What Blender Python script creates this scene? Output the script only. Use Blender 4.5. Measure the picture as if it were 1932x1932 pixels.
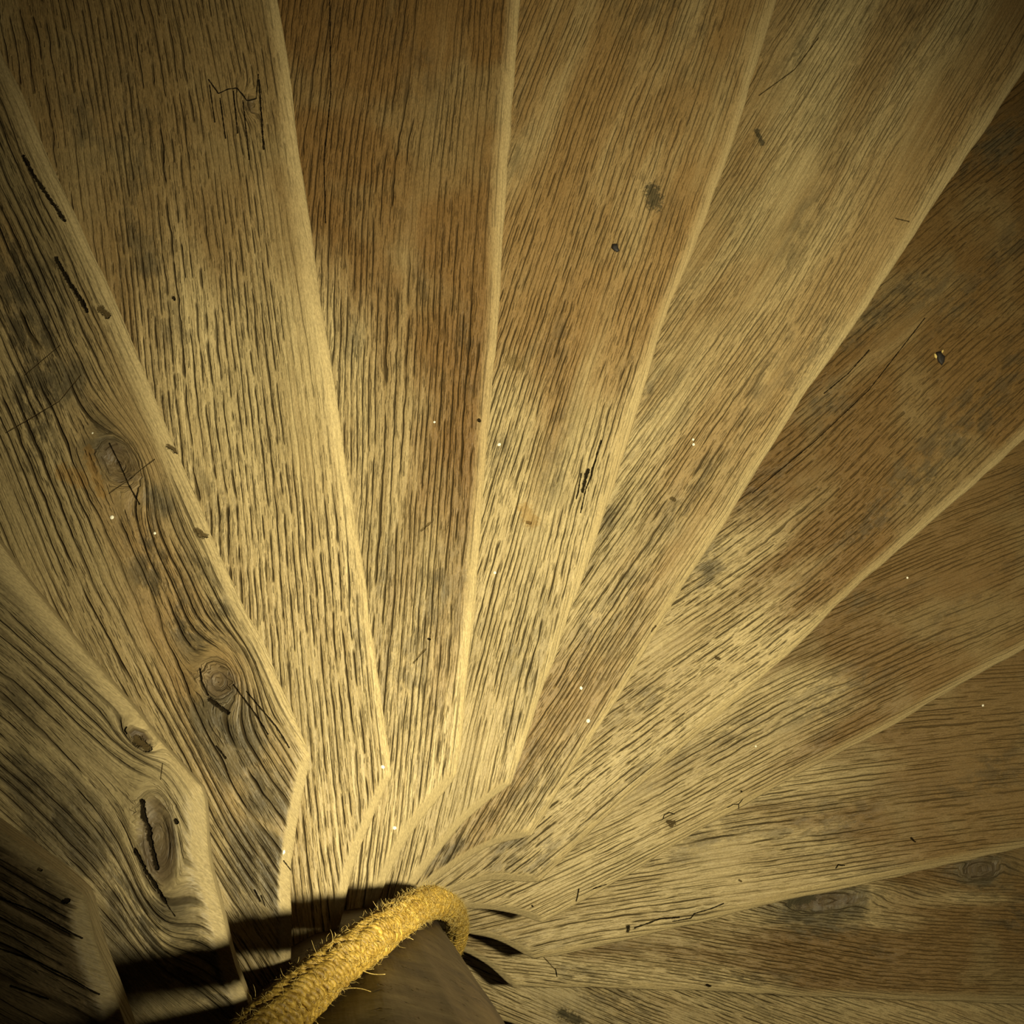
import bpy, math, random
import numpy as np
from mathutils import Vector

# ------------------------------------------------------------------ camera, world, light, exposure
scene = bpy.context.scene
for o in list(bpy.data.objects):
    bpy.data.objects.remove(o, do_unlink=True)
COL = scene.collection
RISE = 0.18                      # height of one step (m)
Z0 = 14 * RISE                   # height of the topmost step seen, above the floor
CAM = np.array([-0.05773320, 0.37260515, 1.11721586])     # relative to the newel axis and that step
RX, RY = 0.161090967, -0.134515468
FPX = 2670.61                    # focal length in pixels of the 1932 px frame

cam_data = bpy.data.cameras.new('camera')
cam_data.sensor_width = 36.0
cam_data.lens = FPX / 1932 * 36.0
cam_data.clip_start = 0.01
cam = bpy.data.objects.new('camera', cam_data)
COL.objects.link(cam)
cam.location = (CAM[0], CAM[1], CAM[2] + Z0)
cam.rotation_euler = (RX, RY, 0)
scene.camera = cam

world = bpy.data.worlds.new('world')
scene.world = world
world.use_nodes = True
bg = world.node_tree.nodes['Background']
bg.inputs['Color'].default_value = (1.0, 0.85, 0.55, 1)
bg.inputs['Strength'].default_value = 0.014

LAMP_POS = (0.75, 0.255, 0.75 + Z0)
lamp_data = bpy.data.lights.new('stair_lamp', 'SPOT')
lamp_data.energy = 272
lamp_data.color = (1.0, 0.91, 0.60)
lamp_data.shadow_soft_size = 0.06
lamp_data.spot_size = math.radians(90)
lamp_data.spot_blend = 1.0
lamp = bpy.data.objects.new('stair_lamp', lamp_data)
COL.objects.link(lamp)
lamp.location = LAMP_POS
lamp.rotation_euler = (Vector((0.44, 0.41, -0.80 + Z0)) - Vector(LAMP_POS)).to_track_quat('-Z', 'Y').to_euler()

vs = scene.view_settings
vs.view_transform = 'Standard'
vs.look = 'None'
vs.exposure = 0.0
vs.gamma = 1.0
vs.use_curve_mapping = False

# ------------------------------------------------------------------ pixel -> direction -> point on a step's plane
def rot(rx, ry):
    cx, sx, cy, sy = math.cos(rx), math.sin(rx), math.cos(ry), math.sin(ry)
    X = np.array([[1, 0, 0], [0, cx, -sx], [0, sx, cx]])
    Y = np.array([[cy, 0, sy], [0, 1, 0], [-sy, 0, cy]])
    return Y @ X
CR = rot(RX, RY)
def on_step(px, k, dz=0.0):
    """photo pixel -> (x, y) where its ray meets the plane of step k"""
    d = CR @ np.array([(px[0] - 966) / FPX, -(px[1] - 966) / FPX, -1.0])
    t = (-k * RISE + dz - CAM[2]) / d[2]
    return (CAM + t * d)[:2]
def px_scale(k):
    return (CAM[2] + k * RISE) / FPX

# ------------------------------------------------------------------ mesh helpers
rng = np.random.default_rng(7)
random.seed(7)
def mesh_obj(name, verts, faces, mat, parent=None, smooth=True):
    me = bpy.data.meshes.new(name)
    me.from_pydata([tuple(v) for v in verts], [], [tuple(f) for f in faces])
    me.polygons.foreach_set('use_smooth', [smooth] * len(me.polygons))
    me.materials.append(mat)
    me.update()
    o = bpy.data.objects.new(name, me)
    COL.objects.link(o)
    if parent is not None:
        o.parent = parent
    return o
def grid_faces(nu, nv, off=0, wrap=False):
    f = []
    for i in range(nu - 1):
        for j in range(nv if wrap else nv - 1):
            a = off + i * nv + j
            b = off + i * nv + (j + 1) % nv
            f.append((a, b, b + nv, a + nv))
    return f
_tab = rng.random((256, 256))
def vnoise(x, y, seed=0):
    """smooth value noise 0..1"""
    x = np.asarray(x) + seed * 17.31; y = np.asarray(y) + seed * 9.77
    xi = np.floor(x).astype(int); yi = np.floor(y).astype(int)
    fx = x - xi; fy = y - yi
    fx = fx * fx * (3 - 2 * fx); fy = fy * fy * (3 - 2 * fy)
    g = lambda a, b: _tab[a % 256, b % 256]
    return (g(xi, yi) * (1 - fx) + g(xi + 1, yi) * fx) * (1 - fy) + (g(xi, yi + 1) * (1 - fx) + g(xi + 1, yi + 1) * fx) * fy
def sstep(a, b, x):
    t = np.clip((x - a) / (b - a), 0, 1)
    return t * t * (3 - 2 * t)

# ------------------------------------------------------------------ node helpers
class NT:
    def __init__(self, tree):
        self.t = tree; self.n = tree.nodes; self.l = tree.links
    def node(self, typ, **kw):
        nd = self.n.new(typ)
        for k, v in kw.items():
            setattr(nd, k, v)
        return nd
    def put(self, sock, v):
        if isinstance(v, bpy.types.NodeSocket):
            self.l.new(v, sock)
        elif v is not None:
            sock.default_value = v
    def math(self, op, a, b=None, c=None, clamp=False):
        nd = self.node('ShaderNodeMath', operation=op, use_clamp=clamp)
        self.put(nd.inputs[0], a); self.put(nd.inputs[1], b)
        if c is not None: self.put(nd.inputs[2], c)
        return nd.outputs[0]
    def vmath(self, op, a, b=None, scale=None):
        nd = self.node('ShaderNodeVectorMath', operation=op)
        self.put(nd.inputs[0], a)
        if b is not None: self.put(nd.inputs[1], b)
        if scale is not None: self.put(nd.inputs['Scale'], scale)
        return nd
    def comb(self, x, y, z=0.0):
        nd = self.node('ShaderNodeCombineXYZ')
        for s, v in zip(nd.inputs, (x, y, z)): self.put(s, v)
        return nd.outputs[0]
    def noise(self, vec, scale=1.0, detail=2.0, rough=0.5, dist=0.0):
        nd = self.node('ShaderNodeTexNoise')
        self.put(nd.inputs['Vector'], vec)
        nd.inputs['Scale'].default_value = scale
        nd.inputs['Detail'].default_value = detail
        nd.inputs['Roughness'].default_value = rough
        nd.inputs['Distortion'].default_value = dist
        return nd.outputs['Fac']
    def rng(self, v, a, b, c=0.0, d=1.0, smooth=False):
        nd = self.node('ShaderNodeMapRange', interpolation_type='SMOOTHSTEP' if smooth else 'LINEAR', clamp=True)
        self.put(nd.inputs['Value'], v)
        for nm, x in zip(('From Min', 'From Max', 'To Min', 'To Max'), (a, b, c, d)): self.put(nd.inputs[nm], x)
        return nd.outputs['Result']
    def mix(self, f, a, b):
        nd = self.node('ShaderNodeMix', data_type='RGBA')
        self.put(nd.inputs[0], f); self.put(nd.inputs[6], a); self.put(nd.inputs[7], b)
        return nd.outputs[2]
def rgb(r, g, b): return (r, g, b, 1.0)
def new_mat(name):
    m = bpy.data.materials.new(name)
    m.use_nodes = True
    nt = NT(m.node_tree)
    bs = m.node_tree.nodes['Principled BSDF']
    return m, nt, bs

# mark = soft capsule between two points of the step (a split, hole, stain or painted shade), with a ragged edge
def mark_group():
    g = bpy.data.node_groups.new('wood_mark', 'ShaderNodeTree')
    for nm, ty in (('P', 'NodeSocketVector'), ('A', 'NodeSocketVector'), ('B', 'NodeSocketVector'), ('W', 'NodeSocketFloat'), ('Rag', 'NodeSocketFloat'), ('Prev', 'NodeSocketFloat')):
        g.interface.new_socket(nm, in_out='INPUT', socket_type=ty)
    g.interface.new_socket('Mask', in_out='OUTPUT', socket_type='NodeSocketFloat')
    g.interface.new_socket('Next', in_out='OUTPUT', socket_type='NodeSocketVector')   # keeps the marks in one chain
    nt = NT(g)
    gi = nt.node('NodeGroupInput'); go = nt.node('NodeGroupOutput')
    pa = nt.vmath('SUBTRACT', gi.outputs['P'], gi.outputs['A']).outputs[0]
    ba = nt.vmath('SUBTRACT', gi.outputs['B'], gi.outputs['A']).outputs[0]
    num = nt.vmath('DOT_PRODUCT', pa, ba).outputs['Value']
    den = nt.vmath('DOT_PRODUCT', ba, ba).outputs['Value']
    h = nt.math('DIVIDE', num, den, clamp=True)
    q = nt.vmath('SUBTRACT', pa, nt.vmath('SCALE', ba, scale=h).outputs[0]).outputs[0]
    d = nt.vmath('LENGTH', q).outputs['Value']
    rel = nt.math('DIVIDE', d, gi.outputs['W'])
    r2 = nt.math('ADD', rel, gi.outputs['Rag'])
    mk = nt.math('MAXIMUM', nt.rng(r2, 0.45, 1.1, 1.0, 0.0, True), gi.outputs['Prev'])
    nt.put(go.inputs['Mask'], mk)
    nt.put(go.inputs['Next'], nt.vmath('ADD', gi.outputs['P'], nt.math('MULTIPLY', mk, 1e-9)).outputs[0])
    return g
MARK = mark_group()

# ------------------------------------------------------------------ the old oak of the steps
def oak(name, seed, rings=92.0, dash=20.0, fine=0.5, crack=0.9, light=(0.47, 0.365, 0.178), mid=(0.255, 0.183, 0.079),
        brown=(0.20, 0.112, 0.034), brown_amt=0.5, dirt_amt=0.5, marks=(), off=0.0, wander=0.016, outer_w=0.18):
    m, nt, bs = new_mat(name)
    uv = nt.node('ShaderNodeUVMap', uv_map='grain').outputs[0]
    sp = nt.node('ShaderNodeSeparateXYZ'); nt.put(sp.inputs[0], uv)
    s, p = sp.outputs[0], sp.outputs[1]
    att = nt.node('ShaderNodeAttribute', attribute_name='wood')
    asp = nt.node('ShaderNodeSeparateColor'); nt.put(asp.inputs[0], att.outputs['Color'])
    knot, dirt, wear = asp.outputs[0], asp.outputs[1], asp.outputs[2]  # knot and dirt also carry the painted nosing shade
    obj = nt.node('ShaderNodeTexCoord').outputs['Object']
    def sv(a, b, z=0.0):
        return nt.comb(nt.math('MULTIPLY', s, a), nt.math('MULTIPLY', p, b), seed * 3.7 + z)
    # wandering of the fibres
    w1 = nt.noise(sv(3.2, 9.0), 1, 2)
    w2 = nt.noise(sv(24.0, 40.0, 5), 1, 2)
    pw = nt.math('ADD', p, nt.math('MULTIPLY', nt.math('SUBTRACT', w1, 0.5), wander))
    pw = nt.math('ADD', pw, nt.math('MULTIPLY', nt.math('SUBTRACT', w2, 0.5), 0.0045))
    # year rings: rows of open pores
    x = nt.math('MULTIPLY', pw, rings * 1.42)
    x = nt.math('ADD', x, nt.math('MULTIPLY', nt.noise(nt.comb(nt.math('MULTIPLY', p, 14.0), seed * 1.9, 0.0), 1, 1), 5.0))
    fr = nt.math('FRACT', x)
    fl = nt.math('FLOOR', x)
    t = nt.math('ABSOLUTE', nt.math('SUBTRACT', fr, 0.5))
    widen = nt.noise(nt.comb(nt.math('MULTIPLY', s, dash * 1.7), nt.math('MULTIPLY', fl, 3.17), seed), 1, 2)
    edge = nt.rng(widen, 0.3, 0.7, 0.0, 0.12)
    line = nt.rng(nt.math('SUBTRACT', t, edge), -0.03, 0.07, 1.0, 0.0, True)
    dsh = nt.rng(nt.noise(nt.comb(nt.math('MULTIPLY', s, dash), nt.math('MULTIPLY', fl, 7.31), seed + 40.0), 1, 1.5), 0.40, 0.50, 0.0, 1.0, True)
    ringc = nt.math('MULTIPLY', line, dsh)
    # second, weaker row of pores half a ring on
    fl2 = nt.math('FLOOR', nt.math('ADD', nt.math('MULTIPLY', x, 2.0), 0.37))
    t2 = nt.math('ABSOLUTE', nt.math('SUBTRACT', nt.math('FRACT', nt.math('ADD', nt.math('MULTIPLY', x, 2.0), 0.37)), 0.5))
    line2 = nt.rng(t2, 0.03, 0.13, 1.0, 0.0, True)
    dsh2 = nt.rng(nt.noise(nt.comb(nt.math('MULTIPLY', s, dash * 2.2), nt.math('MULTIPLY', fl2, 5.77), seed + 80.0), 1, 1.5), 0.53, 0.60, 0.0, 1.0, True)
    ring2 = nt.math('MULTIPLY', nt.math('MULTIPLY', line2, dsh2), 0.6)
    # fine pores
    fp = nt.rng(nt.noise(sv(42.0, 620.0, 9), 1, 2), 0.56, 0.68, 0.0, fine, True)
    cr = nt.math('MAXIMUM', nt.math('MAXIMUM', ringc, ring2), fp)
    far = nt.rng(nt.math('SUBTRACT', s, off), 0.75, 1.5, 1.0, 0.62, True)
    patch = nt.math('MULTIPLY', far, nt.rng(nt.noise(sv(4.0, 16.0, 21), 1, 2), 0.30, 0.52, 0.25, 1.0, True))
    cr = nt.math('MULTIPLY', cr, nt.math('MULTIPLY', patch, crack))
    cr = nt.math('MULTIPLY', cr, nt.math('SUBTRACT', 1.0, nt.math('MULTIPLY', wear, nt.rng(att.outputs['Alpha'], 0, 1, 0.72, 0.97))))
    cr = nt.math('MULTIPLY', cr, nt.math('SUBTRACT', 1.0, nt.math('MULTIPLY', knot, 0.35)))
    # colour of the wood
    streak = nt.noise(sv(5.0, 210.0, 3), 1, 4, 0.65)
    cloud = nt.noise(sv(2.2, 7.0, 13), 1, 3)
    f = nt.math('ADD', nt.math('MULTIPLY', streak, 0.75), nt.math('MULTIPLY', cloud, 0.55))
    col = nt.mix(nt.rng(f, 0.46, 0.84), rgb(*mid), rgb(*light))
    outer = nt.rng(nt.math('SUBTRACT', s, off), 0.62, 1.25, 0.0, 1.0, True)
    bmask = nt.rng(nt.math('ADD', nt.noise(sv(1.6, 8.0, 31), 1, 4), nt.math('MULTIPLY', nt.math('SUBTRACT', outer, 0.25), outer_w)), 0.46, 0.70, 0.0, brown_amt, True)
    col = nt.mix(bmask, col, rgb(*brown))
    grey = nt.rng(nt.noise(obj, 5.5 + seed * 0.05, 3), 0.50, 0.68, 0.0, 0.30, True)
    col = nt.mix(grey, col, rgb(0.235, 0.185, 0.085))
    dn = nt.noise(nt.comb(nt.math('MULTIPLY', s, 26.0), nt.math('MULTIPLY', p, 55.0), seed + 3.0), 1, 4, 0.65)
    dsel = nt.rng(nt.noise(sv(3.2, 11.0, 47), 1, 2), 0.52, 0.68, 0.0, dirt_amt, True)
    col = nt.mix(nt.math('MULTIPLY', nt.rng(nt.math('ADD', dirt, nt.math('MULTIPLY', nt.math('SUBTRACT', dn, 0.5), 0.8)), 0.12, 0.62, 0.0, 0.85, True), nt.math('SUBTRACT', 1.0, wear)), col, rgb(0.108, 0.084, 0.042))
    dm = nt.math('MULTIPLY', nt.math('MAXIMUM', dsel, dirt), nt.rng(dn, 0.42, 0.58, 0.0, 0.9, True))
    dm = nt.math('MULTIPLY', dm, nt.math('SUBTRACT', 1.0, nt.math('MULTIPLY', wear, 0.8)))
    col = nt.mix(dm, col, rgb(0.055, 0.043, 0.022))
    col = nt.mix(nt.math('MULTIPLY', wear, nt.rng(att.outputs['Alpha'], 0, 1, 0.62, 0.86)), col, nt.mix(att.outputs['Alpha'], rgb(0.50, 0.385, 0.19), rgb(0.36, 0.28, 0.14)))
    kn = nt.math('MULTIPLY', knot, nt.rng(dn, 0.30, 0.58, 0.55, 1.0))
    col = nt.mix(kn, col, rgb(0.085, 0.058, 0.028))
    mott = nt.noise(sv(240.0, 900.0, 71), 1, 2, 0.7)
    gain = nt.rng(mott, 0.25, 0.75, 0.70, 1.28)
    hs = nt.node('ShaderNodeHueSaturation'); nt.put(hs.inputs['Value'], gain); nt.put(hs.inputs['Color'], col)
    col = hs.outputs[0]
    col = nt.mix(nt.math('MULTIPLY', cr, 0.95), col, rgb(0.020, 0.0135, 0.006))
    ht = nt.math('MULTIPLY', cr, -1.0)
    valley = nt.math('MULTIPLY', nt.rng(t, 0.02, 0.42, 1.0, 0.0, True), nt.rng(dsh, 0.0, 1.0, 0.35, 1.0))
    ht = nt.math('SUBTRACT', ht, nt.math('MULTIPLY', nt.math('MULTIPLY', valley, patch), nt.math('SUBTRACT', 0.38, nt.math('MULTIPLY', wear, 0.3))))
    ht = nt.math('ADD', ht, nt.math('MULTIPLY', streak, 0.55))
    ht = nt.math('SUBTRACT', ht, nt.math('MULTIPLY', dm, 0.35))
    ht = nt.math('ADD', ht, nt.math('MULTIPLY', nt.noise(sv(60.0, 160.0, 61), 1, 3), 0.25))
    ht = nt.math('ADD', ht, nt.math('MULTIPLY', nt.math('MULTIPLY', dn, nt.math('ADD', knot, nt.math('MULTIPLY', dirt, 0.6))), 1.6))
    dull = cr
    if marks:
        rag = nt.math('MULTIPLY', nt.math('SUBTRACT', nt.noise(obj, 190.0, 3, 0.65), 0.5), 2.4)
        so = nt.node('ShaderNodeSeparateXYZ'); nt.put(so.inputs[0], obj)
        flat = nt.comb(so.outputs[0], so.outputs[1], 0.0)
        by = {}
        for (A, B, W, colr, depth) in marks:
            by.setdefault((colr, depth), []).append((A, B, W))
        for (colr, depth), ms in by.items():
            mk = 0.0
            for (A, B, W) in ms:
                g = nt.node('ShaderNodeGroup'); g.node_tree = MARK
                nt.put(g.inputs['P'], flat)
                g.inputs['A'].default_value = (A[0], A[1], 0)
                g.inputs['B'].default_value = (B[0] + 1e-5, B[1], 0)
                g.inputs['W'].default_value = W
                nt.put(g.inputs['Rag'], rag)
                nt.put(g.inputs['Prev'], mk)
                mk = g.outputs[0]; flat = g.outputs[1]
            col = nt.mix(nt.math('MULTIPLY', mk, 0.97 if depth > 0.5 else (0.8 if depth > 0 else 0.4)), col, rgb(*colr))
            ht = nt.math('SUBTRACT', ht, nt.math('MULTIPLY', mk, depth))
            dull = nt.math('MAXIMUM', dull, mk)
    bump = nt.node('ShaderNodeBump')
    bump.inputs['Strength'].default_value = 0.85
    bump.inputs['Distance'].default_value = 0.0032
    nt.put(bump.inputs['Height'], ht)
    nt.put(bs.inputs['Normal'], bump.outputs[0])
    nt.put(bs.inputs['Base Color'], col)
    nt.put(bs.inputs['Roughness'], nt.rng(cr, 0, 1, 0.52, 0.85))
    nt.put(bs.inputs['Specular IOR Level'], nt.rng(dull, 0, 1, 0.28, 0.0))
    return m

# ------------------------------------------------------------------ outlines of the steps, traced on each step's own plane
TH0, DTH, DL = 2.27422414, 0.25954760, 0.261107006     # first corner's bearing, turn per step, slant of the nosing
RC = 0.357                                             # corner radius
NOSE = {
 0: [(0, 1540), (90, 1604), (150, 1646)],
 1: [(0, 1025), (60, 1105), (130, 1195), (200, 1280), (245, 1335), (300, 1392), (345, 1445)],
 2: [(0, 95), (50, 205), (110, 330), (165, 450), (200, 530), (250, 650), (290, 745), (325, 830), (365, 930), (400, 1015), (450, 1125), (500, 1225), (545, 1330)],
 3: [(522, 0), (545, 130), (560, 260), (585, 420), (605, 580), (630, 720), (650, 860), (672, 980), (690, 1100), (708, 1230), (725, 1350)],
 4: [(983, 0), (975, 120), (965, 260), (952, 430), (940, 600), (928, 740), (915, 880), (905, 1000), (897, 1120), (885, 1240), (875, 1360)],
 5: [(1468, 0), (1425, 130), (1385, 260), (1345, 370), (1300, 500), (1250, 620), (1215, 740), (1180, 850), (1140, 970), (1105, 1080), (1060, 1200), (1015, 1330)],
 6: [(1932, 135), (1870, 230), (1790, 350), (1700, 480), (1610, 620), (1520, 740), (1440, 870), (1360, 1000), (1270, 1140), (1200, 1260), (1110, 1400)],
 7: [(1932, 832), (1850, 905), (1780, 965), (1700, 1035), (1620, 1105), (1520, 1205), (1450, 1265), (1330, 1375), (1200, 1490)],
 8: [(1932, 1225), (1800, 1300), (1700, 1360), (1550, 1440), (1450, 1495), (1330, 1560), (1200, 1640), (1100, 1698)],
 9: [(1932, 1600), (1800, 1630), (1700, 1655), (1560, 1685), (1450, 1705), (1300, 1745), (1180, 1775)],
 10: [(1932, 1897), (1700, 1887), (1500, 1880), (1300, 1870), (1130, 1864)],
}
CORNER = {0: (155, 1688), 1: (381, 1486), 2: (585, 1422), 3: (739, 1460), 4: (864, 1464), 5: (963, 1477), 6: (1004, 1575),
          7: (1016, 1666), 8: (1023, 1740), 9: (1009, 1809), 10: (968, 1861)}
INNER = {
 0: [(163, 1735), (180, 1795), (200, 1855), (228, 1932)],
 1: [(389, 1578), (400, 1640), (420, 1740), (445, 1830), (463, 1890)],
 2: [(569, 1496), (556, 1578), (551, 1627), (549, 1692), (549, 1741)],
 3: [(715, 1509), (690, 1567), (670, 1617), (657, 1664), (650, 1700)],
 4: [(846, 1487), (806, 1534), (770, 1588), (748, 1628), (733, 1661)],
 5: [(922, 1505), (871, 1552), (828, 1603), (802, 1643), (786, 1668)],
 6: [(943, 1588), (889, 1617), (835, 1654)],
 7: [(943, 1661), (907, 1664), (864, 1679)],
 8: [(980, 1724), (925, 1715), (871, 1715)],
 9: [(962, 1784), (925, 1770), (882, 1762)],
 10: [(925, 1822), (889, 1802)],
}
def frame(k):
    a = TH0 - k * DTH + DL
    return np.array([math.cos(a), math.sin(a)]), np.array([-math.sin(a), math.cos(a)])
XS = np.concatenate([np.linspace(0.118, 0.42, 64), np.linspace(0.42, 2.39, 300)[1:]])
STD = None
def front_curve(k):
    """local outline y(x) of the front edge of step k"""
    e1, e2 = frame(k)
    loc = lambda q: (q @ e1, q @ e2)
    nz = [loc(on_step(p_, k, -0.065 if k == 0 else -0.012)) for p_ in NOSE[k]]
    co = loc(on_step(CORNER[k], k, -0.012))
    inn = [loc(on_step(p_, k, -0.012)) for p_ in INNER[k]]
    nz = sorted(nz); inn = sorted(inn)
    xs = [q[0] for q in inn] + [co[0]] + [q[0] for q in nz]
    ys = [q[1] for q in inn] + [co[1]] + [q[1] for q in nz]
    xs, ys = np.array(xs), np.array(ys)
    keep = np.concatenate([[True], np.diff(xs) > 1e-3])
    xs, ys = xs[keep], ys[keep]
    # beyond what is traced: on towards the newel and out to the wall
    mi = (ys[0] - ys[1]) / (xs[0] - xs[1])
    xs = np.concatenate([[0.10], xs]) if xs[0] > 0.11 else xs
    if len(xs) > len(ys):
        ys = np.concatenate([[ys[0] + max(-0.9, min(0.0, mi)) * (0.10 - xs[1])], ys])
    yo = np.mean(ys[-3:]) if k else -0.092
    xs = np.concatenate([xs, [max(2.45, xs[-1] + 0.1)]]); ys = np.concatenate([ys, [yo]])
    # smooth each of the two runs on its own so that the corner stays
    y = np.interp(XS, xs, ys)
    def sm(v, n):
        kk = np.hanning(2 * n + 1); kk /= kk.sum()
        return np.convolve(np.pad(v, n, mode='edge'), kk, mode='valid')
    ic = int(np.argmin(abs(XS - co[0])))
    XSc = XS.copy()
    a = sm(y[:ic + 1], 5); b = sm(y[ic:], 6)
    a += (np.linspace(0, 1, len(a)) ** 6) * (y[ic] - a[-1]); b[0:12] += (np.linspace(1, 0, 12) ** 2) * (y[ic] - b[0])
    return np.concatenate([a, b[1:]]), XS[ic]
FRONT = {}
for k in range(0, 11):
    FRONT[k] = front_curve(k)
y5, c5 = FRONT[5]
STD = (np.where(XS > 0.345, -0.092, np.interp(XS, [0.10, 0.19, 0.26, 0.345], [0.002, -0.033, -0.056, -0.092])), 0.345)
for k in (-2, -1, 11, 12, 13):
    FRONT[k] = STD

# knots, plus nosing shade painted on the lowest traced step: (step, pixel, half length px, half width px, bearing in the picture in degrees)
KNOTS_SHADE = [
 (1, (298, 1585), 85, 34, 100), (1, (262, 1392), 26, 14, 140),
 (2, (222, 872), 48, 30, 120), (2, (412, 1284), 34, 28, 110),
 (10, (1560, 1700), 70, 16, 5), (10, (1850, 1640), 40, 18, 5), (3, (470, 195), 16, 9, 100),  # first two: shade under the nosing above, put into the colour
]
# rough, dirty patches, plus painted nosing shade on the lowest traced step: (step, pixel, radius px, strength)
DIRT_SHADE = [
 (1, (120, 1560), 120, 0.9), (1, (330, 1730), 70, 0.7), (1, (60, 1480), 90, 0.7), (2, (430, 1380), 110, 1.0), (2, (500, 1500), 80, 0.8),
 (2, (490, 1640), 110, 0.95), (1, (200, 1780), 130, 0.7), (1, (300, 1620), 60, 0.6), (2, (60, 560), 120, 0.6), (2, (200, 850), 90, 0.6), (1, (40, 1330), 80, 0.4), (2, (120, 720), 90, 0.6), (2, (300, 940), 50, 0.7), (3, (270, 480), 90, 0.8), (3, (160, 230), 110, 0.6),
 (3, (330, 620), 60, 0.7), (6, (850, 1625), 90, 0.9), (6, (1150, 985), 50, 0.8), (6, (1230, 730), 50, 0.6), (7, (960, 1600), 70, 0.7),
 (8, (1560, 770), 90, 0.6), (7, (1340, 1080), 50, 0.9), (7, (1560, 760), 80, 0.7), (7, (1890, 270), 100, 0.9), (8, (1620, 1130), 60, 0.6),
 (10, (1540, 1695), 110, 1.0), (10, (1850, 1640), 80, 0.7), (4, (660, 640), 60, 0.8), (5, (950, 850), 50, 0.7), (4, (830, 1120), 50, 0.5),  # first two paint the shade cast by the nosing above
 (11, (1080, 1925), 60, 0.7),
]
GRAIN = {-2: 0, -1: 0, 0: 9, 1: 6, 2: 3, 3: -1, 4: -1, 5: 2, 6: 2, 7: -4, 8: -4, 9: -3, 10: -2, 11: -5, 12: 0, 13: 0}
BLACK = (0.011, 0.008, 0.0045)
STAIN_SHADE = (0.040, 0.036, 0.022)  # also colours a bar of shade painted under one nosing
CHIP = (0.075, 0.052, 0.022)
RUST = (0.22, 0.115, 0.03)
def poly(k, pts, wpx, col=BLACK, depth=2.5):
    return [(k, pts[i], pts[i + 1], wpx, col, depth) for i in range(len(pts) - 1)]
MARKS = []
MARKS += poly(1, [(268, 1512), (271, 1539), (281, 1563), (280, 1584)], 6) + poly(1, [(280, 1575), (289, 1611), (295, 1638)], 4.5)
MARKS += poly(1, [(254, 1601), (277, 1646), (293, 1671), (313, 1703)], 4) + poly(1, [(313, 1703), (330, 1728)], 1.8)
MARKS += poly(1, [(332, 1548), (333, 1550)], 4.5) + poly(1, [(238, 1372), (235, 1378), (238, 1384)], 3)
MARKS += poly(1, [(258, 1396), (278, 1410)], 10, CHIP, 1.6) + poly(1, [(306, 1440), (303, 1470)], 1.6, CHIP, 0.8)
MARKS += poly(2, [(43, 293), (60, 325), (80, 355), (109, 395), (118, 410)], 4.5) + poly(2, [(105, 486), (125, 525), (152, 565), (162, 585)], 4.5)
MARKS += poly(2, [(10, 815), (60, 785), (110, 755), (150, 705)], 2.2, CHIP, 1.2) + poly(2, [(45, 705), (110, 650)], 2.0, CHIP, 1.2)
MARKS += poly(2, [(205, 930), (240, 905), (290, 865)], 2.0, CHIP, 1.0) + poly(2, [(205, 835), (222, 870), (240, 910), (262, 950)], 2.4)
MARKS += poly(2, [(377, 1262), (380, 1285), (392, 1310)], 3) + poly(2, [(440, 1292), (480, 1345), (505, 1385)], 2.6) + poly(2, [(408, 1408), (425, 1430)], 3)
MARKS += poly(2, [(465, 1305), (520, 1370), (545, 1410)], 2.6) + poly(2, [(395, 1320), (430, 1345)], 5, BLACK, 1.5) + poly(2, [(330, 845), (315, 838)], 6, CHIP, 1.2)
MARKS += poly(2, [(372, 1000), (385, 1008)], 8, CHIP, 1.2) + poly(2, [(188, 580), (200, 590)], 8, CHIP, 1.2) + poly(2, [(480, 1680), (490, 1700)], 3) + poly(2, [(492, 1690), (500, 1710)], 2)
MARKS += poly(2, [(118, 890), (150, 905)], 16, RUST, 0.0) + poly(2, [(165, 850), (190, 930)], 10, RUST, 0.0) + poly(2, [(535, 1625), (549, 1645)], 1.6)
MARKS += poly(3, [(393, 150), (412, 176), (430, 168), (447, 166), (465, 188), (483, 186), (487, 140)], 2.0) + poly(3, [(415, 185), (425, 260)], 2.4)
MARKS += poly(3, [(440, 172), (448, 250)], 2.4) + poly(3, [(488, 150), (497, 280)], 3) + poly(3, [(458, 190), (470, 300)], 2.0) + poly(3, [(395, 160), (405, 230)], 2.0)
MARKS += poly(3, [(326, 561), (328, 563)], 3.5)
MARKS += poly(4, [(622, 0), (624, 180), (611, 300), (614, 420)], 1.8) + poly(4, [(904, 790), (906, 792)], 3.5) + poly(4, [(808, 1205), (811, 1206)], 3)
MARKS += poly(4, [(795, 1000), (812, 985)], 2, CHIP, 0.5) + poly(4, [(780, 1250), (802, 1225)], 1.8, CHIP, 0.5)
MARKS += poly(5, [(1135, 830), (1126, 857), (1125, 867), (1118, 883), (1115, 900), (1106, 922), (1100, 948), (1096, 966)], 2.4)
MARKS += poly(5, [(1110, 885), (1106, 898), (1100, 925)], 4) + poly(5, [(1097, 893), (1092, 923), (1088, 940)], 2.6)
MARKS += poly(5, [(1230, 360), (1235, 382)], 17, STAIN_SHADE, 0.2) + poly(5, [(996, 985), (999, 986)], 4, CHIP, 0.8)
MARKS += poly(5, [(990, 960), (1005, 985)], 14, RUST, 0.0) + poly(5, [(965, 680), (980, 690)], 13, CHIP, 0.0)
MARKS += poly(6, [(1428, 248), (1433, 258), (1438, 270)], 6, STAIN_SHADE, 0.3) + poly(6, [(1432, 180), (1500, 130), (1545, 70)], 2.0, CHIP, 1.0)
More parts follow.
